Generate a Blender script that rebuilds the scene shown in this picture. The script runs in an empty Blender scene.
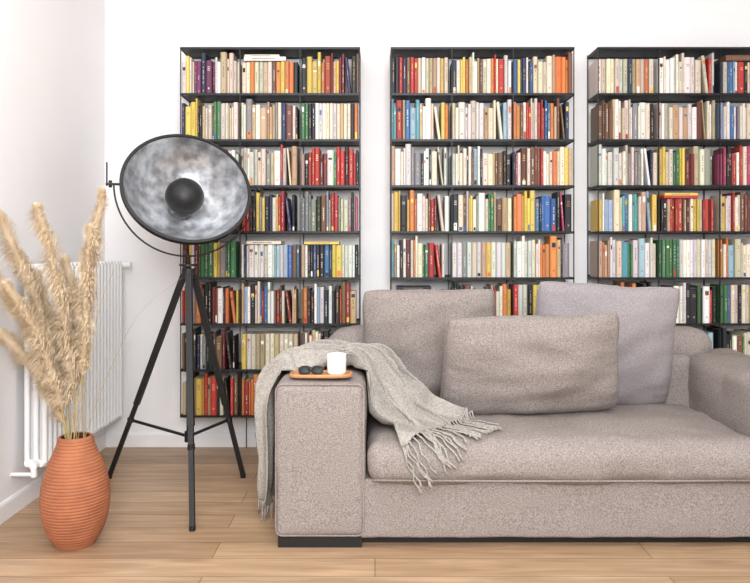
import bpy, bmesh, math, random
from mathutils import Vector, Matrix, noise
random.seed(7)
SC=bpy.context.scene
COL=SC.collection

def lin(c):
    out=[]
    for v in c:
        v=v/255.0
        out.append(v/12.92 if v<=0.04045 else ((v+0.055)/1.055)**2.4)
    return tuple(out)+(1.0,)

# ------------------------------------------------------------ materials
def mat(name,c1,c2=None,scale=20,rough=0.6,metal=0.0,bump=0.0,bscale=200,detail=4,stretch=None,spec=None,sheen=0,lo=0.3,hi=0.7):
    m=bpy.data.materials.new(name); m.use_nodes=True
    nt=m.node_tree; N=nt.nodes; L=nt.links
    b=N['Principled BSDF']
    b.inputs['Roughness'].default_value=rough; b.inputs['Metallic'].default_value=metal
    if spec is not None: b.inputs['Specular IOR Level'].default_value=spec
    if sheen: b.inputs['Sheen Weight'].default_value=sheen
    tc=N.new('ShaderNodeTexCoord'); vec=tc.outputs['Object']
    if stretch:
        mp=N.new('ShaderNodeMapping'); mp.inputs['Scale'].default_value=stretch
        L.new(vec,mp.inputs['Vector']); vec=mp.outputs['Vector']
    nz=N.new('ShaderNodeTexNoise'); nz.inputs['Scale'].default_value=scale; nz.inputs['Detail'].default_value=detail
    L.new(vec,nz.inputs['Vector'])
    cr=N.new('ShaderNodeValToRGB')
    cr.color_ramp.elements[0].position=lo; cr.color_ramp.elements[1].position=hi
    cr.color_ramp.elements[0].color=lin(c1); cr.color_ramp.elements[1].color=lin(c2 or c1)
    L.new(nz.outputs['Fac'],cr.inputs['Fac']); L.new(cr.outputs['Color'],b.inputs['Base Color'])
    if bump:
        n2=N.new('ShaderNodeTexNoise'); n2.inputs['Scale'].default_value=bscale; n2.inputs['Detail'].default_value=3
        L.new(vec,n2.inputs['Vector'])
        bp=N.new('ShaderNodeBump'); bp.inputs['Strength'].default_value=bump; bp.inputs['Distance'].default_value=0.004
        L.new(n2.outputs['Fac'],bp.inputs['Height']); L.new(bp.outputs['Normal'],b.inputs['Normal'])
    return m

M_wall=mat('wall_paint',(236,234,234),(239,237,237),3,0.9,bump=0.05,bscale=60)
M_trim=mat('trim_paint',(236,235,235),(240,239,239),3,0.5)
M_fabric=mat('taupe_weave',(124,115,110),(163,154,149),190,0.95,bump=0.5,bscale=400,spec=0.1,detail=6,lo=0.34,hi=0.66)
M_fabric2=mat('taupe_weave_pillow',(122,113,108),(162,152,147),190,0.95,bump=0.5,bscale=400,spec=0.1,detail=6,lo=0.34,hi=0.66)
M_fabric3=mat('grey_weave_pillow',(134,127,128),(165,158,160),190,0.95,bump=0.4,bscale=400,spec=0.1,detail=6)
M_throw=mat('wool_throw',(144,138,131),(184,178,170),130,0.95,bump=0.8,bscale=260,spec=0.1)
M_black=mat('black_metal',(16,17,19),(23,24,27),20,0.45,metal=0.2)
M_blackm=mat('black_matte',(11,11,13),(17,17,19),20,0.5)
M_rad=mat('radiator_enamel',(236,236,236),(240,240,240),5,0.35)
M_terra=mat('terracotta',(150,90,60),(168,104,70),14,0.8,bump=0.2,bscale=90)
M_terrain=mat('vase_inside',(70,38,24),(80,44,28),14,0.9)
M_pampas=mat('pampas',(212,188,154),(236,218,190),18,0.9,spec=0.1)
M_stem=mat('dry_stem',(180,158,112),(166,146,98),18,0.8)
M_tray=mat('tray_wood',(176,122,76),(196,146,98),12,0.5,stretch=(3,40,3))
M_cup=mat('white_ceramic',(232,228,220),(238,234,228),5,0.4)
M_silver=mat('silver_leaf',(140,142,146),(214,216,219),16,0.30,metal=0.72,bump=0.6,bscale=20,detail=10,lo=0.36,hi=0.66)

def floor_mat():
    m=bpy.data.materials.new('oak_planks'); m.use_nodes=True
    nt=m.node_tree; N=nt.nodes; L=nt.links; b=N['Principled BSDF']
    tc=N.new('ShaderNodeTexCoord')
    br=N.new('ShaderNodeTexBrick'); br.inputs['Scale'].default_value=1.0
    br.inputs['Brick Width'].default_value=1.7; br.inputs['Row Height'].default_value=0.15
    br.inputs['Mortar Size'].default_value=0.0018; br.inputs['Mortar Smooth'].default_value=0.3
    br.offset=0.37; br.inputs['Bias'].default_value=0.0
    br.inputs['Color1'].default_value=lin((194,164,132)); br.inputs['Color2'].default_value=lin((166,134,104))
    br.inputs['Mortar'].default_value=lin((104,80,60))
    L.new(tc.outputs['Object'],br.inputs['Vector'])
    mp=N.new('ShaderNodeMapping'); mp.inputs['Scale'].default_value=(1.2,14,1)
    L.new(tc.outputs['Object'],mp.inputs['Vector'])
    nz=N.new('ShaderNodeTexNoise'); nz.inputs['Scale'].default_value=2.2; nz.inputs['Detail'].default_value=8; nz.inputs['Distortion'].default_value=0.8
    L.new(mp.outputs['Vector'],nz.inputs['Vector'])
    cr=N.new('ShaderNodeValToRGB'); cr.color_ramp.elements[0].position=0.3; cr.color_ramp.elements[1].position=0.70
    cr.color_ramp.elements[0].color=(0.66,0.63,0.60,1); cr.color_ramp.elements[1].color=(1.06,1.05,1.04,1)
    L.new(nz.outputs['Fac'],cr.inputs['Fac'])
    mx=N.new('ShaderNodeMix'); mx.data_type='RGBA'; mx.blend_type='MULTIPLY'; mx.inputs[0].default_value=1.0
    L.new(br.outputs['Color'],mx.inputs[6]); L.new(cr.outputs['Color'],mx.inputs[7])
    L.new(mx.outputs[2],b.inputs['Base Color'])
    b.inputs['Roughness'].default_value=0.42
    bp=N.new('ShaderNodeBump'); bp.inputs['Strength'].default_value=0.15; bp.inputs['Distance'].default_value=0.003
    L.new(nz.outputs['Fac'],bp.inputs['Height']); L.new(bp.outputs['Normal'],b.inputs['Normal'])
    return m
M_floor=floor_mat()

def book_mat():
    m=bpy.data.materials.new('book_covers'); m.use_nodes=True
    nt=m.node_tree; N=nt.nodes; L=nt.links; b=N['Principled BSDF']
    at=N.new('ShaderNodeVertexColor'); at.layer_name='Col'
    L.new(at.outputs['Color'],b.inputs['Base Color']); b.inputs['Roughness'].default_value=0.55
    return m
M_book=book_mat()

# ------------------------------------------------------------ mesh helpers
def mkobj(name,verts,faces,m=None,smooth=False,parent=None):
    me=bpy.data.meshes.new(name); me.from_pydata([tuple(v) for v in verts],[],faces); me.update()
    o=bpy.data.objects.new(name,me); COL.objects.link(o)
    if m: me.materials.append(m)
    if smooth:
        for p in me.polygons: p.use_smooth=True
    if parent: o.parent=parent
    return o
def empty(name):
    o=bpy.data.objects.new(name,None); COL.objects.link(o); o.empty_display_size=0.1; return o
class MB:
    def __init__(s): s.v=[]; s.f=[]; s.mi=[]
    def add(s,v,f,mi=0):
        n=len(s.v); s.v+=[tuple(x) for x in v]; s.f+=[tuple(i+n for i in q) for q in f]; s.mi+=[mi]*len(f)
    def box(s,x0,x1,y0,y1,z0,z1,mi=0):
        v=[(x0,y0,z0),(x1,y0,z0),(x1,y1,z0),(x0,y1,z0),(x0,y0,z1),(x1,y0,z1),(x1,y1,z1),(x0,y1,z1)]
        s.add(v,[(0,3,2,1),(4,5,6,7),(0,1,5,4),(1,2,6,5),(2,3,7,6),(3,0,4,7)],mi)
    def tube(s,pts,r,seg=10,mi=0,caps=True,closed=False):
        pts=[Vector(p) for p in pts]; n=len(pts)
        rr=r if isinstance(r,(list,tuple)) else [r]*n
        t0=(pts[1]-pts[0]).normalized()
        up=Vector((0,0,1)) if abs(t0.z)<0.9 else Vector((1,0,0))
        nx=t0.cross(up).normalized(); base=len(s.v); V=[]
        for i,p in enumerate(pts):
            if i==0: t=t0
            elif i==n-1: t=(pts[-1]-pts[-2]).normalized()
            else: t=(pts[i+1]-pts[i-1]).normalized()
            nx=(nx-t*nx.dot(t)).normalized(); ny=t.cross(nx)
            for k in range(seg):
                a=2*math.pi*k/seg
                V.append(p+nx*(math.cos(a)*rr[i])+ny*(math.sin(a)*rr[i]))
        F=[]
        for i in range(n-1):
            for k in range(seg):
                F.append((i*seg+k,i*seg+(k+1)%seg,(i+1)*seg+(k+1)%seg,(i+1)*seg+k))
        if caps:
            F.append(tuple(reversed(range(seg)))); F.append(tuple((n-1)*seg+k for k in range(seg)))
        s.add(V,F,mi)
    def spin(s,prof,seg=48,mi=0,M=None):
        V=[];F=[]
        for (r,z) in prof:
            for k in range(seg):
                a=2*math.pi*k/seg; V.append(Vector((r*math.cos(a),r*math.sin(a),z)))
        if M: V=[M@v for v in V]
        for i in range(len(prof)-1):
            for k in range(seg):
                F.append((i*seg+k,i*seg+(k+1)%seg,(i+1)*seg+(k+1)%seg,(i+1)*seg+k))
        s.add(V,F,mi)
    def obj(s,name,mats,smooth=False,parent=None,angle=None):
        o=mkobj(name,s.v,s.f,None,smooth,parent)
        for m in (mats if isinstance(mats,list) else [mats]): o.data.materials.append(m)
        for p,i in zip(o.data.polygons,s.mi): p.material_index=i
        if angle is not None:
            try: o.data.set_sharp_from_angle(angle=math.radians(angle))
            except Exception: pass
        return o

def softbox(name,x0,x1,y0,y1,z0,z1,r,m,parent=None,puff=(0,0,0),wr=0.0,wscale=3.0,seed=0):
    """rounded upholstered block; puff = outward crown of each face pair"""
    h=[(x1-x0)/2,(y1-y0)/2,(z1-z0)/2]; c=Vector(((x0+x1)/2,(y0+y1)/2,(z0+z1)/2))
    r=min(r,min(h)*0.98)
    ax=[]
    for hh in h:
        inn=hh-r
        L=[-hh+r*(i/6) for i in range(6)]
        n=max(2,int(2*inn/0.03))
        L+=[-inn+2*inn*i/n for i in range(n+1)]
        L+=[inn+r*(i/6) for i in range(1,7)]
        ax.append(L)
    V={};vs=[];F=[]
    def vid(p):
        k=(round(p[0],5),round(p[1],5),round(p[2],5))
        if k not in V: V[k]=len(vs); vs.append(Vector(p))
        return V[k]
    for a in range(3):
        b,c2=(a+1)%3,(a+2)%3
        for sg in (-1,1):
            for i in range(len(ax[b])-1):
                for j in range(len(ax[c2])-1):
                    q=[]
                    for (di,dj) in ((0,0),(1,0),(1,1),(0,1)):
                        p=[0,0,0]; p[a]=sg*h[a]; p[b]=ax[b][i+di]; p[c2]=ax[c2][j+dj]; q.append(vid(p))
                    F.append(tuple(q) if sg>0 else tuple(reversed(q)))
    out=[]
    for p in vs:
        inn=Vector([max(-(h[k]-r),min(h[k]-r,p[k])) for k in range(3)])
        d=p-inn
        if d.length>1e-9: d=d.normalized()
        q=inn+d*r
        u=[q[k]/h[k] for k in range(3)]
        add=Vector((0,0,0))
        for k in range(3):
            a,b=(k+1)%3,(k+2)%3
            add[k]=u[k]*puff[k]*max(0,1-u[a]**4)*max(0,1-u[b]**4)
        q=q+add
        if wr:
            w=noise.noise(Vector((q.x*wscale+seed,q.y*wscale,q.z*wscale*1.5)))+0.4*noise.noise(Vector((q.x*wscale*3+seed,q.y*wscale*3,q.z*wscale*3)))
            q=q+d*(w*wr)
        out.append(q+c)
    return mkobj(name,out,F,m,True,parent)

def pillow(name,cx,cy,cz,w,h,t,lean,roll,m,yaw=0,seed=0,taper=0.05,sk=0.0):
    n=60; vs=[];F=[]
    def outl(u,v):
        k=1-0.045*(abs(u)**5)*(abs(v)**5)
        x=u*w/2*(1-0.025*(1-v*v)*abs(u)**3)*k*(1-taper*v)-sk*v+0.008*noise.noise(Vector((v*1.6,seed,u)))
        z=v*h/2*(1-0.025*(1-u*u)*abs(v)**3)*k+0.014*noise.noise(Vector((u*1.6+seed,3.1,v)))
        return x,z
    for side in (-1,1):
        for i in range(n+1):
            for j in range(n+1):
                u=-1+2*i/n; v=-1+2*j/n
                u=math.sin(u*math.pi/2*0.98)/math.sin(math.pi/2*0.98); v=math.sin(v*math.pi/2*0.98)/math.sin(math.pi/2*0.98)
                x,z=outl(u,v)
                th=t/2*((max(0,1-u*u))**0.42)*((max(0,1-v*v))**0.42)*(1-0.18*v)
                wn=noise.noise(Vector((u*1.5+seed,v*1.5,side*2+seed)))*0.024+noise.noise(Vector((u*2.6+seed,v*3.2+3,side)))*0.013
                ed=max(0,1-u*u)*max(0,1-v*v)
                pk=0.0
                for (e,al) in ((1-abs(u),v),(1-abs(v),u)):
                    pk+=0.009*noise.noise(Vector((al*7+seed*2,side*3,e*1.5)))*math.exp(-e*4)
                y=side*(th+wn*min(1,ed*3)+pk*min(1,ed*10))
                vs.append(Vector((x,y,z)))
    N1=(n+1)*(n+1)
    for i in range(n):
        for j in range(n):
            a=i*(n+1)+j; q=(a,a+n+1,a+n+2,a+1)
            F.append(q); F.append(tuple(reversed([k+N1 for k in q])))
    M=Matrix.Translation((cx,cy,cz))@Matrix.Rotation(math.radians(yaw),4,'Z')@Matrix.Rotation(math.radians(-lean),4,'X')@Matrix.Rotation(math.radians(roll),4,'Y')
    mb=MB(); mb.add([M@v for v in vs],F)
    pts=[]
    K=40
    def edge(u,v):
        x,z=outl(u,v); return M@Vector((x,0,z))
    for k in range(K): pts.append(edge(-1+2*k/K,-1))
    for k in range(K): pts.append(edge(1,-1+2*k/K))
    for k in range(K): pts.append(edge(1-2*k/K,1))
    for k in range(K+1): pts.append(edge(-1,1-2*k/K))
    mb.tube(pts,0.004,6)
    o=mb.obj(name,m,True)
    bm=bmesh.new(); bm.from_mesh(o.data); bmesh.ops.remove_doubles(bm,verts=bm.verts,dist=0.0002); bmesh.ops.recalc_face_normals(bm,faces=bm.faces); bm.to_mesh(o.data); bm.free()
    return o

# ------------------------------------------------------------ room
WY=4.24; LX=-1.636; RX=3.6; CH=3.1; NY=-2.2
def slab(name,x0,x1,y0,y1,z0,z1,m):
    b=MB(); b.box(x0,x1,y0,y1,z0,z1); return b.obj(name,m)
slab('floor',LX-0.1,RX+0.1,NY,WY+0.1,-0.1,0,M_floor)
slab('wall_back',LX-0.1,RX+0.1,WY,WY+0.1,0,CH,M_wall)
slab('wall_left',LX-0.1,LX,NY,WY,0,CH,M_wall)
slab('wall_right',RX,RX+0.1,NY,WY,0,CH,M_wall)
slab('ceiling',LX-0.1,RX+0.1,NY,WY+0.1,CH,CH+0.1,M_wall)
def baseboard(name,pts):
    prof=[(0,0),(0.013,0),(0.013,0.072),(0.009,0.082),(0,0.085)]
    V=[];F=[]
    for (p,nrm) in pts:
        for (d,z) in prof: V.append((p[0]+nrm[0]*d,p[1]+nrm[1]*d,z))
    for k in range(4): F.append((k,k+1,5+k+1,5+k))
    mkobj(name,V,F,M_trim)
baseboard('baseboard_back',[((LX,WY),(0,-1)),((RX,WY),(0,-1))])
baseboard('baseboard_left',[((LX,NY),(1,0)),((LX,WY),(1,0))])
baseboard('baseboard_right',[((RX,WY),(-1,0)),((RX,NY),(-1,0))])

# ------------------------------------------------------------ bookshelves + books
PAL={'w':(230,225,216),'c':(220,207,184),'t':(190,160,122),'b':(116,78,56),'r':(184,52,44),'d':(112,38,38),
'o':(214,122,60),'y':(224,190,84),'g':(64,118,74),'e':(82,146,154),'u':(58,102,154),'n':(38,46,80),'k':(32,31,33),
'p':(106,48,90),'m':(178,66,108),'l':(154,182,200),'a':(134,132,130)}
UN=[
[["ycppppcrcc","cowcyoyook","kyyorddnkc"],["yyykcgwcct","cwcttwcbck","gkwwcwwcwc"],["wccwcrcb","cwccbtrccw","krrdwgrtrc"],
 ["kkbrcrkb","rkyykyrnkr","aakaaracam"],["yyggykgo","wwwcwlluu","kkuunyycwk"],["robkdkoy","lwcuwlcwtk","bkcwwkrrkc"],
 ["kknkbkkt","ycttccwcty","wcckuktc"],["gyorkkrb","rokkrdkbo","kkrbkcoo"]],
[["krbrcytcyb","cyowccorww","unuccwtoob"],["eeulewccyy","cywcctcclw","oorcruobnk"],["wcwakwkcwc","wckbwctbkb","rdwbbrctcyc"],
 ["yyyorcrcwr","ccyywcgckc","oyyuuuuumgk"],["ekcwcggrcw","wwwwwwwwww","wwwccoogkuu"],["korowyrkob","kkbwgkrcoy","rrkyyookrr"],
 ["kbrwcokc","cwtbrkwc","ykrwcobk"],["kbowcukc","cytbrkgc","ykdwcobk"]],
[["ccccctcoo","cwwcwccrw","nulkrwbcw"],["bbtccwckt","cwttaggct","luawwccac"],["wwwwaawcc","ycgydkagc","mkwrmkwce"],
 ["ylueueely","krryyyrro","ywcbdwbcc"],["orueglrg","gggwwwwwc","ooccwcww"],["kkrkorkr","okcwkgkrk","gukcyrwk"],
 ["ppypyowk","kkppyclw","kkbgkwcc"],["kbowcukc","cytbrkgc","ykdwcobk"]],
]
LY={(0,0,1):[('w',0.022,0.24),('c',0.012,0.2)],(0,4,1):[('c',0.018,0.2)],(2,3,1):[('r',0.016,0.2),('y',0.014,0.19)],(0,4,2):[('y',0.014,0.2)],(1,5,0):[('k',0.02,0.2)],(2,0,2):[('b',0.03,0.2)]}
SF=4.02; PITCH=0.2645; ZB=0.236
def quad(B,pts,col): B[0].extend(pts); B[1].append(col)
def book(B,x,w,h,yf,dep,z,col,tilt=0.0):
    rot=lambda px,pz:(x+px*math.cos(tilt)+pz*math.sin(tilt), z+pz*math.cos(tilt)-px*math.sin(tilt)+(w*math.sin(tilt) if tilt>0 else 0))
    def P(px,py,pz):
        a,b=rot(px,pz); return (a,py,b)
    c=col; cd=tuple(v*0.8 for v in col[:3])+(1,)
    pg=lin((random.randint(214,232),random.randint(200,216),random.randint(168,190)))
    e=min(0.005,w*0.28); xs=[0,w*0.22,w*0.78,w]; ys=[yf+e,yf,yf,yf+e]
    for k in range(3):
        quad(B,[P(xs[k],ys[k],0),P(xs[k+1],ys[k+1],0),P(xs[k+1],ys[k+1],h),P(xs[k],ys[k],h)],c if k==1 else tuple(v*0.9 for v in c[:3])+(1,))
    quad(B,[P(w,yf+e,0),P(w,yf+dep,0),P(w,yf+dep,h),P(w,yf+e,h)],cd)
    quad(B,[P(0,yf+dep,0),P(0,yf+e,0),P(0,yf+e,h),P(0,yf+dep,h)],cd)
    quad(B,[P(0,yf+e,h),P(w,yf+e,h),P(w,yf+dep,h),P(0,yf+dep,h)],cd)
    quad(B,[P(0.0015,yf+0.008,h+.0004),P(w-0.0015,yf+0.008,h+.0004),P(w-0.0015,yf+dep,h+.0004),P(0.0015,yf+dep,h+.0004)],pg)
    quad(B,[P(w,yf+dep,0),P(0,yf+dep,0),P(0,yf+dep,h),P(w,yf+dep,h)],pg)
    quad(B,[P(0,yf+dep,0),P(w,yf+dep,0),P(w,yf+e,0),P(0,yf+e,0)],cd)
    lum=0.3*col[0]+0.6*col[1]+0.1*col[2]
    ink=lin(random.choice([(60,56,52),(80,56,48),(150,60,50),(60,66,96)])) if lum>0.25 else lin(random.choice([(226,216,196),(205,180,120),(230,230,226)]))
    mixf=random.uniform(0.4,0.8)
    ink=tuple(ink[k]*mixf+col[k]*(1-mixf) for k in range(3))+(1,)
    yo=yf-0.0006; a,b=w*0.28,w*0.72
    st=random.random()
    def R(a,b,z0,z1,cc): quad(B,[P(a,yo,z0),P(b,yo,z0),P(b,yo,z1),P(a,yo,z1)],cc)
    if st<0.22:
        bc=lin(PAL[random.choice('rkwcyuobnww')]); z0=h*random.uniform(0.66,0.8); R(w*.22,w*.78,z0,z0+h*random.uniform(.05,.14),bc)
    if st>0.87:
        bc=lin(PAL[random.choice('rkwcyuo')]); R(w*.22,w*.78,h*.04,h*random.uniform(.12,.24),bc)
    if w>0.028 and random.random()<0.6:
        zz=h*0.8
        for k in range(random.randint(2,4)):
            R(a,b,zz,zz+0.004,ink); zz-=0.010
        zz=h*0.15; R(w*.38,w*.62,zz,zz+0.01,ink)
    elif random.random()<0.85:
        z0=h*random.uniform(0.22,0.45); z1=h*random.uniform(0.6,0.88); zz=z0
        c0=w*0.40; c1=w*0.60
        while zz<z1:
            l=random.uniform(0.003,0.009)
            if random.random()<0.75: R(c0,c1,zz,zz+l,ink)
            zz+=l+0.003
        if random.random()<0.5: R(w*.4,w*.6,h*.07,h*.07+0.007,ink)
def flat_book(B,x,L,th,yf,dep,z,col):
    cd=tuple(v*0.85 for v in col[:3])+(1,); X=x+L; Y=yf+dep; Z=z+th
    quad(B,[(x,yf,z),(X,yf,z),(X,yf,Z),(x,yf,Z)],col)
    quad(B,[(X,yf,z),(X,Y,z),(X,Y,Z),(X,yf,Z)],cd); quad(B,[(x,Y,z),(x,yf,z),(x,yf,Z),(x,Y,Z)],cd)
    quad(B,[(x,yf,Z),(X,yf,Z),(X,Y,Z),(x,Y,Z)],col); quad(B,[(x,Y,z),(X,Y,z),(X,yf,z),(x,yf,z)],col)
    quad(B,[(X,Y,z),(x,Y,z),(x,Y,Z),(X,Y,Z)],cd)
    ink=lin((110,100,92)) ; zz=x+L*.2
    while zz<x+L*.75:
        quad(B,[(zz,yf-.0006,z+th*.35),(zz+.008,yf-.0006,z+th*.35),(zz+.008,yf-.0006,z+th*.65),(zz,yf-.0006,z+th*.65)],ink); zz+=.011

units=[(-1.12,-0.086),(0.09,1.146),(1.28,2.335)]
for ui,(X0,X1) in enumerate(units):
    fr=MB(); B=([],[])
    bw=(X1-X0)/3
    WB=WY-0.016
    zs=[ZB+PITCH*k for k in range(9)]
    for z in zs:
        fr.box(X0,X1,SF+0.002,WB,z-0.004,z)
        fr.box(X0,X1,SF,SF+0.002,z-0.009,z+0.004)
        fr.box(X0,X1,WB-0.002,WB,z-0.009,z+0.012)
        for e in (X0,X1-0.002): fr.box(e,e+0.002,SF,WB,z-0.009,z+0.004)
    for k in range(4):
        xx=X0+bw*k; xx=min(max(xx,X0+0.003),X1-0.003)
        fr.box(xx-0.0025,xx+0.0025,SF+0.001,SF+0.008,ZB-0.009,zs[-1])
        fr.box(xx-0.0025,xx+0.0025,WB-0.008,WB,0.0,zs[-1])
    nm='bookshelf' if ui==0 else 'bookshelf.%03d'%ui
    fr.obj(nm,M_black)
    for row in range(8):
        z=zs[7-row]+0.0005
        for bay in range(3):
            s=UN[ui][row][bay]
            x=X0+bw*bay+0.005; xe=X0+bw*(bay+1)-0.004
            ly=LY.get((ui,row,bay))
            uniform = random.random()<0.14 or (ui,row,bay) in ((1,4,1),(0,1,2),(2,0,0),(2,4,1))
            bh=random.uniform(0.20,0.225); bt=random.uniform(0.016,0.028)
            while True:
                f=(x-(X0+bw*bay))/bw
                ch=s[min(len(s)-1,int(f*len(s)))]
                rr=random.random()
                if rr<(0.18 if ui<2 else 0.28): ch=random.choice('wwcccwtt')
                elif rr<0.32: ch=random.choice('bkardlyonkbt')
                base=PAL[ch]; j=random.uniform(0.84,1.06); dsat=random.uniform(0,0.2); g_=sum(base)/3
                col=lin(tuple(max(6,min(240,(v*(1-dsat)+g_*dsat)*j+random.uniform(-8,8))) for v in base))
                if uniform: w=bt; h=bh+0.004*random.random()
                else:
                    w=random.choice([random.uniform(0.009,0.016),random.uniform(0.014,0.024),random.uniform(0.018,0.038)])
                    h=random.choice([random.uniform(0.185,0.20),random.uniform(0.20,0.222),random.uniform(0.212,0.243)])
                if ly: h=min(h,0.192+random.uniform(-.006,0.0))
                if x+w>xe: break
                dep=random.uniform(0.12,0.155); yf=SF+0.010+random.uniform(0,0.022)
                tilt=0
                if (not ly) and (not uniform) and 0.05<xe-x<0.10 and random.random()<0.30:
                    tilt=-random.uniform(0.07,0.14); w=min(w,0.018)
                    x+= h*math.sin(-tilt)+0.001
                    if x+w>xe: break
                book(B,x,w,h,yf,dep,z,col,tilt)
                x+=w+0.0006
            if ly:
                zz=z+0.1935
                for (ch,th,Ln) in ly:
                    flat_book(B,X0+bw*bay+0.02+random.uniform(0,.02),Ln,th,SF+0.012,0.15,zz,lin(PAL[ch])); zz+=th+0.0005
    n=len(B[1]); nm='row_of_books' if ui==0 else 'row_of_books.%03d'%ui
    o=mkobj(nm,B[0],[(4*i,4*i+1,4*i+2,4*i+3) for i in range(n)],M_book)
    ca=o.data.color_attributes.new('Col','FLOAT_COLOR','POINT')
    buf=[]
    for c in B[1]: buf.extend(list(c)*4)
    ca.data.foreach_set('color',buf)

# ------------------------------------------------------------ sofa
S=empty('sofa')
FY=2.78; BY=3.80; AI=-0.04; AO=-0.40; RI=1.575; RO=1.935; AH=0.655
softbox('arm_left',AO,AI,FY,BY,0.045,AH,0.03,M_fabric,S,puff=(0.006,0.006,0.012),wr=0.006,wscale=5,seed=1)
softbox('arm_right',RI,RO,FY,BY,0.045,AH,0.05,M_fabric,S,puff=(0.008,0.006,0.012),wr=0.014,wscale=5,seed=5)
softbox('base_frame',AI-0.02,RI+0.02,FY+0.012,BY-0.02,0.04,0.275,0.012,M_fabric,S,puff=(0,0.006,0),wr=0.005,wscale=6,seed=2)
softbox('seat_cushion',AI+0.002,RI-0.002,FY-0.035,3.52,0.268,0.425,0.065,M_fabric,S,puff=(0,0.014,0.026),wr=0.018,wscale=4,seed=8)
softbox('backrest',AI-0.03,RI+0.03,3.50,BY-0.005,0.25,0.66,0.05,M_fabric,S,puff=(0,0.02,0.01),wr=0.006,seed=3)
softbox('headrest_left',-0.235,0.735,3.55,3.77,0.60,0.785,0.09,M_fabric,S,puff=(0.02,0.01,0.01),wr=0.012,wscale=6,seed=4)
softbox('headrest_right',0.745,1.715,3.55,3.77,0.60,0.785,0.09,M_fabric,S,puff=(0.02,0.01,0.01),wr=0.012,wscale=6,seed=6)
p=MB()
p.box(AO+0.012,AI-0.012,FY+0.02,BY-0.03,0,0.05); p.box(RI+0.012,RO-0.012,FY+0.02,BY-0.03,0,0.05)
p.box(AI-0.02,RI+0.02,FY+0.07,FY+0.11,0.0,0.05); p.box(AI-0.02,RI+0.02,BY-0.14,BY-0.10,0.0,0.05)
p.obj('plinth',M_blackm,parent=S)
p=MB()
def rrect(x0,x1,z0,z1,y,r=0.025):
    pts=[]
    for (cx,cz,a0) in ((x1-r,z1-r,0),(x0+r,z1-r,90),(x0+r,z0+r,180),(x1-r,z0+r,270)):
        for k in range(7):
            a=math.radians(a0+15*k); pts.append((cx+r*math.cos(a),y,cz+r*math.sin(a)))
    pts.append(pts[0]); return pts
for (a,b) in ((AO,AI),(RI,RO)):
    p.tube(rrect(a+.005,b-.005,0.052,AH-.002,FY+0.008),0.0035,6)
p.tube([(AI+0.03,FY-0.043,0.289),(0.5,FY-0.046,0.287),(1.1,FY-0.046,0.287),(RI-0.03,FY-0.043,0.289)],0.004,6)
p.obj('piping',M_fabric,True,S)

pillow('throw_pillow',0.258,3.43,0.712,0.66,0.60,0.24,-14,0,M_fabric2,yaw=2,seed=1,taper=0.03)
pillow('throw_pillow.001',1.10,3.40,0.728,0.70,0.62,0.24,-15,3,M_fabric3,yaw=-2,seed=4,taper=0.045)
pillow('throw_pillow.002',0.70,3.15,0.672,0.80,0.49,0.23,-20,-2,M_fabric2,yaw=0,seed=9,taper=0.045)

# ------------------------------------------------------------ throw blanket
def catmull(P,t):
    n=len(P)-1; x=t*n; i=min(int(x),n-1); f=x-i
    p0=P[max(i-1,0)];p1=P[i];p2=P[i+1];p3=P[min(i+2,n)]
    return tuple(0.5*((2*p1[k])+(-p0[k]+p2[k])*f+(2*p0[k]-5*p1[k]+4*p2[k]-p3[k])*f*f+(-p0[k]+3*p1[k]-3*p2[k]+p3[k])*f**3) for k in range(len(p1)))
CL=[(-0.48,3.15,0.10,90,.17,.034),(-0.48,3.15,0.25,90,.18,.036),(-0.475,3.15,0.42,90,.19,.038),(-0.46,3.15,0.60,90,.20,.040),
(-0.40,3.17,0.69,88,.21,.040),(-0.28,3.19,0.715,86,.20,.044),(-0.14,3.19,0.72,80,.19,.046),(-0.03,3.15,0.70,72,.18,.044),(0.04,3.10,0.62,60,.18,.040),
(0.11,3.04,0.53,42,.19,.036),(0.19,2.97,0.485,18,.205,.030),(0.275,2.885,0.465,-10,.215,.018)]
def Hs(x,y):
    h=-1
    if AO-0.005<=x<=AI+0.012: h=AH+0.012
    elif x>AI:
        h=0.452
        if y<FY+0.02: h=0.452-((FY+0.02-y)/0.055)**2*0.05
    return h
def fold(u,v):
    ph=v*10.5+2.2*math.sin(u*6)+0.6+1.5*noise.noise(Vector((u*5,v*1.5,3.3)))
    s=math.sin(ph); s=math.copysign(abs(s)**0.7,s)
    return s+0.35*math.sin(v*21+u*11+1)+0.6*noise.noise(Vector((u*9,v*3,1.7)))+0.7*noise.noise(Vector((u*4,v*2.2,7.7)))
def throwpt(u,v):
    c=catmull(CL,u); c2=catmull(CL,min(1,u+0.01)); c1=catmull(CL,max(0,u-0.01))
    T=Vector((c2[0]-c1[0],c2[1]-c1[1],c2[2]-c1[2])).normalized()
    a=math.radians(c[3]); W=Vector((math.cos(a),math.sin(a),0))
    W=(W-T*W.dot(T)).normalized(); Nn=W.cross(T).normalized()
    if Nn.z<0 and u>0.35: Nn=-Nn
    if u<=0.35 and Nn.x>0: Nn=-Nn
    f=fold(u,v)
    rag=1+0.09*math.sin(u*19)+0.05*math.sin(u*41+v)
    if v<0 and 0.38<u<0.62: rag=min(rag,1.0)
    P=Vector(c[:3])+W*(v*c[4]*rag+0.018*math.cos(v*10.5+2.2*math.sin(u*6)+0.6))+Nn*(f*c[5]*0.8)
    hh=Hs(P.x,P.y)
    if hh>0 and u>0.30:
        lo=hh+0.010+0.022*max(0,(f+1.6)*0.5)*(0.3 if u>0.93 else 1)
        if P.z<lo: P.z=lo
    if P.x>AO-0.02 and P.z<AH and P.x<0 and u<0.35: P.x=AO-0.022-0.01*(1+f)*0.5
    if u>0.6 and P.x<AI+0.02 and P.z<AH: P.x=AI+0.02
    P.z=max(P.z,0.006)
    return P
nu,nv=240,120
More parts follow.
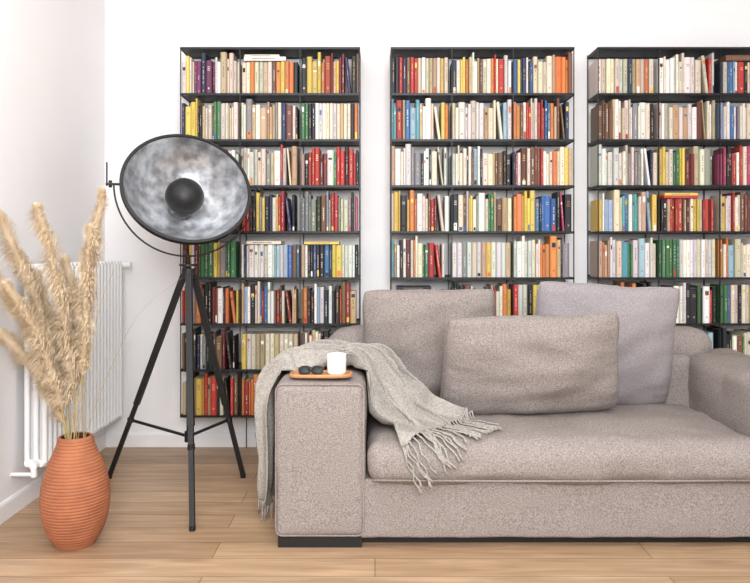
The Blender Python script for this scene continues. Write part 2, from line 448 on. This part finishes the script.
V=[throwpt(i/nu,-1+2*j/nv) for i in range(nu+1) for j in range(nv+1)]
F=[(i*(nv+1)+j,i*(nv+1)+j+1,(i+1)*(nv+1)+j+1,(i+1)*(nv+1)+j) for i in range(nu) for j in range(nv)]
thr=empty('throw_blanket')
o=mkobj('cloth',V,F,M_throw,True,thr)
sm=o.modifiers.new('sm','SMOOTH'); sm.factor=0.5; sm.iterations=4
so=o.modifiers.new('sol','SOLIDIFY'); so.thickness=0.006; so.offset=1
fr=MB()
for k in range(46):
    v=-1+2*(k+0.5)/46; p0=throwpt(1,v); pa=throwpt(0.97,v); d=(p0-pa); d.z=0; d.normalize()
    d=(d+Vector((0.45,-0.6,0))).normalized()
    ln=random.uniform(0.14,0.19); d=(d+Vector((random.uniform(-.22,.22),random.uniform(-.2,.2),0))).normalized()
    pts=[]; 
    for s in range(13):
        Q=p0+d*(ln*s/12)+Vector((0.005*math.sin(s*1.3+k),0,0))
        edge=FY-0.054
        if Q.y<edge:
            over=edge-Q.y; Q.y=edge-0.006; Q.z=0.400-over*1.1
        else:
            t=max(0,(FY+0.03-Q.y)/0.08); Q.z=max(0.458-0.05*t*t,0.400)+ (0.004 if k%2 else 0.0)
            if s==0: Q.z=p0.z
        pts.append(Q)
    fr.tube(pts,[0.0036]*11+[0.0055,0.004],6)
for k in range(30):
    v=-1+2*(k+0.5)/30; p0=throwpt(0,v)
    fr.tube([p0+Vector((0,0,0.01)),p0+Vector((random.uniform(-.006,.004),random.uniform(-.008,.008),-0.03)),Vector((p0.x-random.uniform(0.0,.012),p0.y+random.uniform(-.012,.012),max(0.006,p0.z-0.065)))],0.003,5)
fr.obj('fringe',M_throw,True,thr)

# ------------------------------------------------------------ tray, cup, sunglasses
TZ=AH+0.0175
t=MB(); 
prof=[(0.0,0),(0.96,0),(1.0,0.3),(1.0,0.8),(0.97,1.0),(0.94,1.0),(0.92,0.55),(0.0,0.55)]
seg=56; VV=[];FF=[]
for (r,z) in prof:
    for k in range(seg):
        a=2*math.pi*k/seg; ca,sa=math.cos(a),math.sin(a); e=0.45
        VV.append((-0.222+r*0.128*math.copysign(abs(ca)**e,ca),2.880+r*0.060*math.copysign(abs(sa)**e,sa),TZ+z*0.014))
for i in range(len(prof)-1):
    for k in range(seg): FF.append((i*seg+k,i*seg+(k+1)%seg,(i+1)*seg+(k+1)%seg,(i+1)*seg+k))
t.add(VV,FF); t.obj('serving_tray',M_tray,True,angle=40)
c=MB(); CM=Matrix.Translation((-0.158,2.882,TZ+0.0085))
c.spin([(0,0),(0.034,0),(0.038,0.003),(0.039,0.010),(0.040,0.078),(0.0395,0.081),(0.0375,0.081),(0.036,0.078),(0.0355,0.062),(0,0.062)],48,0,CM)
c.tube([(-0.158,2.882,TZ+0.07),(-0.157,2.882,TZ+0.082)],0.001,6,1)
c.obj('candle',[M_cup,M_blackm],True,angle=50)
g=MB(); gx,gy,gz=-0.262,2.872,TZ+0.0085
for (dx,rt) in ((-0.026,0.1),(0.026,-0.1)):
    Mx=Matrix.Translation((gx+dx,gy-0.01,gz+0.018))@Matrix.Rotation(math.radians(62),4,'X')@Matrix.Rotation(rt,4,'Z')
    pr=[(0,-0.0025),(0.9,-0.0025),(1,0),(0.9,0.0025),(0,0.0035)]
    FF=[];VV=[];seg=28
    for (r,z) in pr:
        for k in range(seg):
            a=2*math.pi*k/seg; ca,sa=math.cos(a),math.sin(a)
            VV.append(Mx@Vector((r*0.025*math.copysign(abs(ca)**.7,ca),r*0.019*math.copysign(abs(sa)**.8,sa),z)))
    for i in range(4):
        for k in range(seg): FF.append((i*seg+k,i*seg+(k+1)%seg,(i+1)*seg+(k+1)%seg,(i+1)*seg+k))
    g.add(VV,FF)
g.tube([(gx-.008,gy-.012,gz+.026),(gx,gy-.013,gz+.029),(gx+.008,gy-.012,gz+.026)],0.003,8)
g.tube([(gx-.05,gy-.008,gz+.026),(gx-.05,gy+.008,gz+.022),(gx-.03,gy+.022,gz+.012),(gx+.045,gy+.026,gz+.004)],0.0035,8)
g.tube([(gx+.05,gy-.008,gz+.026),(gx+.05,gy+.010,gz+.022),(gx+.03,gy+.027,gz+.014),(gx-.045,gy+.034,gz+.004)],0.0035,8)
g.obj('sunglasses',M_blackm,True,angle=50)

# ------------------------------------------------------------ tripod lamp
Lp=empty('tripod_floor_lamp')
Cc=Vector((-0.905,3.38,1.495))
yw=math.radians(25); el=math.radians(28)
d=Vector((math.sin(yw)*math.cos(el),-math.cos(yw)*math.cos(el),math.sin(el)))
a_=Vector((math.cos(yw),math.sin(yw),0)); u_=d.cross(a_)*-1
Mb=Matrix((( a_.x,u_.x,d.x,Cc.x),(a_.y,u_.y,d.y,Cc.y),(a_.z,u_.z,d.z,Cc.z),(0,0,0,1)))
R=0.305; D=0.225
b=MB()
def cap(Rr,Dd,n=22,off=0):
    rs=(Rr*Rr+Dd*Dd)/(2*Dd); am=math.asin(min(1,Rr/rs)); 
    return [(rs*math.sin(am*i/n),-Dd+rs*(1-math.cos(am*i/n))+off) for i in range(n+1)]
inner=cap(R-0.012,D-0.008)
outer=cap(R,D,off=0)
b.spin(inner,72,0,Mb)
b.spin([inner[-1],(R-0.010,0.006),(R+0.004,0.006),(R+0.006,0.0),(R+0.004,-0.02),(R-0.003,-0.022)]+list(reversed(outer))[1:],72,1,Mb)
b.obj('reflector_dome',[M_silver,M_blackm],True,Lp,angle=35)
b=MB()
b.spin([(0.0,-D),(0.02,-D),(0.022,-0.15),(0.05,-0.145),(0.085,-0.12),(0.094,-0.095),(0.092,-0.07),(0.08,-0.042),(0.058,-0.018),(0.03,-0.006),(0,-0.002)],48,0,Mb)
b.spin([(0.0,-D-0.03),(0.05,-D-0.03),(0.055,-D-0.01),(0.06,-D+0.02)],32,0,Mb)
b.obj('bulb_cap',M_blackm,True,Lp,angle=60)
b=MB(); YR=0.335; pts=[]
for k in range(41):
    t_=math.pi*k/40; pts.append(Cc+a_*(-YR*math.cos(t_))+Vector((0,0,-1))*(YR*math.sin(t_)))
b.tube(pts,0.0045,8)
for sg in (-1,1):
    b.tube([Cc+a_*sg*(R-0.002),Cc+a_*sg*(YR+0.035)],0.006,10)
    b.tube([Cc+a_*sg*(YR+0.008),Cc+a_*sg*(YR+0.022)],0.017,14)
b.tube([Cc+a_*-(YR+0.03)+Vector((0,0,-0.01)),Cc+a_*-(YR+0.03)+Vector((0,0,0.10))],0.004,8)
b.obj('yoke',M_blackm,True,Lp,angle=40)
H=Vector((-0.905,3.40,1.10)); b=MB()
b.tube([Vector((Cc.x,Cc.y,Cc.z-YR+0.004)),H+Vector((0,0,-.02))],0.013,14)
b.tube([H+Vector((0,0,-.05)),H+Vector((0,0,0.0))],0.032,20)
b.tube([H+Vector((0,0,-.0)),Vector((H.x,H.y,0.27))],0.011,12)
b.tube([Vector((H.x,H.y,0.26)),Vector((H.x,H.y,0.31))],0.02,14)
b.tube([H+Vector((0,0,.012)),H+Vector((0,0,0.022))],0.045,20)
feet=[(-1.385,3.65),(-0.69,3.66),(-0.775,2.97)]
def bar(b,p0,p1,w0,w1):
    p0=Vector(p0);p1=Vector(p1);t=(p1-p0).normalized(); n=t.cross(Vector((0,1,0))).normalized(); m=t.cross(n)
    V=[]
    for (p_,w) in ((p0,w0),(p1,w1)):
        for (i,j) in ((-1,-1),(1,-1),(1,1),(-1,1)): V.append(p_+n*(i*w)+m*(j*w*0.9))
    b.add(V,[(0,1,5,4),(1,2,6,5),(2,3,7,6),(3,0,4,7),(3,2,1,0),(4,5,6,7)])
for (fx,fy) in feet:
    f_=Vector((fx,fy,0.0)); top=H+Vector((0,0,-.03)); dirv=(Vector((fx,fy,0))-Vector((H.x,H.y,0))).normalized()
    top=top+dirv*0.03
    k=0.62
    mid=top.lerp(f_,k)
    bar(b,top,mid,0.0145,0.0145); bar(b,mid.lerp(top,0.02),f_+Vector((0,0,0.012)),0.011,0.011)
    b.tube([f_,f_+Vector((0,0,0.02))],0.014,12)
    q=top.lerp(f_,0.70); 
    b.tube([Vector((H.x,H.y,0.285)),q],0.008,8)
    b.tube([q-Vector((0,0,.012)),q+Vector((0,0,.012))],0.017,12)
b.obj('tripod_stand',M_blackm,False,Lp)

# ------------------------------------------------------------ radiator
Rd=empty('column_radiator')
b=MB(); xs=[-1.505,-1.545,-1.585]; n=21; y0=3.19; y1=4.13; z0=0.20; z1=1.13
for i in range(n):
    y=y0+(y1-y0)*i/(n-1)
    for x in xs:
        b.tube([(x,y,z0+0.02),(x,y,z1-0.02)],0.0125,10)
    for z in (z0+0.02,z1-0.02):
        b.tube([(xs[0]+0.006,y,z),(xs[2]-0.006,y,z)],[0.017,0.017],10)
for z in (z0+0.02,z1-0.02):
    for x in (xs[0]-0.01,xs[2]+0.01): b.tube([(x,y0-0.02,z),(x,y1+0.02,z)],0.014,10)
b.obj('tubes',M_rad,True,Rd,angle=50)
b=MB()
b.tube([(-1.535,y1+0.015,z1-0.03),(-1.535,y1+0.06,z1-0.03)],0.016,12)
b.tube([(-1.535,y1+0.045,z1-0.03),(-1.46,y1+0.045,z1-0.03)],0.014,12)
b.tube([(-1.50,y1+0.045,z1-0.03),(-1.455,y1+0.045,z1-0.03)],0.019,12)
b.tube([(-1.535,y0-0.015,z0+0.02),(-1.535,y0-0.05,z0+0.02)],0.018,12)
b.tube([(-1.535,y0-0.04,z0+0.02),(-1.535,y0-0.04,z0-0.03)],0.014,12)
b.tube([(-1.535,y0-0.04,z0-0.02),(-1.636,y0-0.04,z0-0.02)],0.009,10)
for y in (3.4,3.9):
    for z in (0.35,1.0): b.box(LX,-1.57,y-.012,y+.012,z-.02,z+.02)
b.obj('valves_and_brackets',M_rad,True,Rd,angle=40)

# ------------------------------------------------------------ vase
vx,vy=-1.215,2.84
pr=[(0.0,0.0),(0.072,0.0),(0.078,0.006)]
key=[(0.0,0.078),(0.10,0.102),(0.22,0.120),(0.36,0.129),(0.50,0.128),(0.64,0.117),(0.78,0.097),(0.90,0.075),(1.0,0.064)]
def vr(t):
    for i in range(len(key)-1):
        if t<=key[i+1][0]:
            f=(t-key[i][0])/(key[i+1][0]-key[i][0])
            k0=key[max(i-1,0)][1];k1=key[i][1];k2=key[i+1][1];k3=key[min(i+2,len(key)-1)][1]
            return 0.5*(2*k1+(k2-k0)*f+(2*k0-5*k1+4*k2-k3)*f*f+(-k0+3*k1-3*k2+k3)*f**3)
    return key[-1][1]
VH=0.435; n=330
for i in range(n+1):
    t=i/n; pr.append((vr(t)+0.0032*abs(math.sin(t*math.pi*34))**0.7*(1 if 0.02<t<0.98 else 0.3),0.006+t*(VH-0.006)))
pr+=[(0.060,VH+0.003),(0.055,VH)]
b=MB(); b.spin(pr,72,0,Matrix.Translation((vx,vy,0)))
b.spin([(0.055,VH),(0.06,VH-0.05),(0.10,0.25),(0.09,0.05),(0,0.03)],72,1,Matrix.Translation((vx,vy,0)))
b.obj('terracotta_vase',[M_terra,M_terrain],True)

# ------------------------------------------------------------ pampas grass
Pg=empty('pampas_grass')
def px(x,y,Y): s=700.0/Y; return Vector(((x-375)/s,Y,1.19-(y-250)/s))
plumes=[ # base px, tip px, Y tip, width, density
((84,345),(102,194),2.86,0.075,1.2),((72,375),(38,210),2.80,0.105,1.3),((64,392),(-2,214),2.86,0.105,1.3),((58,398),(-16,262),2.76,0.090,1.2),
((60,415),(-4,328),2.92,0.080,1.0),((78,372),(66,262),2.93,0.075,1.0),((66,372),(20,256),2.95,0.090,1.1),((84,360),(90,232),2.75,0.075,1.0),((56,388),(8,288),2.70,0.085,1.1)]
hv=[];hf=[]; st=MB()
for (bp_,tp,Yt,wd,dn) in plumes:
    p0=Vector((vx+random.uniform(-.03,.03),vy+random.uniform(-.03,.03),0.30))
    pm=px(bp_[0],bp_[1],(vy*0.6+Yt*0.4)); pe=px(tp[0],tp[1],Yt)
    ctrl=[tuple(p0),tuple(p0.lerp(pm,0.55)+Vector((0,0,0.01))),tuple(pm),tuple(pm.lerp(pe,0.5)+Vector((0.014 if tp[0]<70 else -0.005,0,0.03))),tuple(pe)]
    path=[Vector(catmull(ctrl,k/40)) for k in range(41)]
    st.tube(path[:36],[0.0032-0.00006*k for k in range(36)],6)
    NH=int(6500*dn)
    for h_ in range(NH):
        t=random.random()**0.95; tt=0.42+0.58*t
        P=Vector(catmull(ctrl,tt)); Q=Vector(catmull(ctrl,min(1,tt+0.02))); T=(Q-P)
        if T.length<1e-6: T=(P-Vector(catmull(ctrl,tt-0.02)))
        T.normalize()
        rnd=Vector((random.gauss(0,1),random.gauss(0,1),random.gauss(0,1))); rnd=(rnd-T*rnd.dot(T)).normalized()
        env=(math.sin(math.pi*min(1,0.16+t*0.76))**0.55)*(0.85+0.25*math.sin(t*23+Yt*50+rnd.x*2))
        Ln=random.uniform(0.045,0.09)*(0.6+0.4*env)
        out=wd*env*random.uniform(0.2,1.0)*0.8
        A=P; Bp=P+T*(Ln*0.45)+rnd*(out*0.7); C=P+T*(Ln*0.70)+rnd*out+Vector((-0.006,0,-0.6*out))
        sd=T.cross(rnd).normalized()*random.choice((-1,1)); sd=(sd+rnd*random.uniform(-.5,.5)).normalized()
        w=random.uniform(0.0006,0.0010)
        n0=len(hv)
        for q in (A,Bp,C): q.x=max(q.x,LX+0.006)
        hv+= [A-sd*w,A+sd*w,Bp+sd*w,Bp-sd*w,C]
        hf+= [(n0,n0+1,n0+2,n0+3),(n0+3,n0+2,n0+4)]
mkobj('plumes',hv,hf,M_pampas,False,Pg)
for (a,b2,Y) in (((80,420),(182,278),2.9),((76,420),(118,262),2.8),((70,420),(-4,330),2.8)):
    A=Vector((vx,vy,0.32)); E=px(b2[0],b2[1],Y); Mi=A.lerp(E,0.6)+Vector((0,0,0.16))
    st.tube([Vector(catmull([tuple(A),tuple(A.lerp(Mi,.5)+Vector((-.01,0,.03))),tuple(Mi),tuple(E)],k/24)) for k in range(25)],[0.0016-0.00005*k for k in range(25)],5)
st.obj('stems',M_stem,True,Pg)

# ------------------------------------------------------------ light
w=bpy.data.worlds.new('world'); SC.world=w; w.use_nodes=True
bg=w.node_tree.nodes['Background']; bg.inputs['Color'].default_value=(0.92,0.96,1.0,1); bg.inputs['Strength'].default_value=0.8
def area(name,loc,target,sx,sy,power,col):
    l=bpy.data.lights.new(name,'AREA'); l.shape='RECTANGLE'; l.size=sx; l.size_y=sy; l.energy=power; l.color=col
    o=bpy.data.objects.new(name,l); COL.objects.link(o); o.location=loc
    o.rotation_euler=(Vector(target)-Vector(loc)).to_track_quat('-Z','Y').to_euler(); return o
area('window_daylight',(0.3,-1.3,2.3),(-0.4,4,0.8),1.8,1.5,190,(0.96,0.98,1))
area('ceiling_fill',(-0.1,1.7,3.0),(-0.1,2.0,0),2.8,2.2,50,(0.96,0.98,1))  # added fill light against darkening below the closed ceiling, no skylight there

cam=bpy.data.cameras.new('camera'); co=bpy.data.objects.new('camera',cam); COL.objects.link(co)
co.location=(0,0,1.19); co.rotation_euler=(math.radians(90),0,0)
cam.sensor_width=36; cam.lens=33.6; cam.shift_y=-41.5/750
SC.camera=co
try:
    SC.view_settings.view_transform='Standard'; SC.view_settings.look='None'
except Exception as e: print(e)
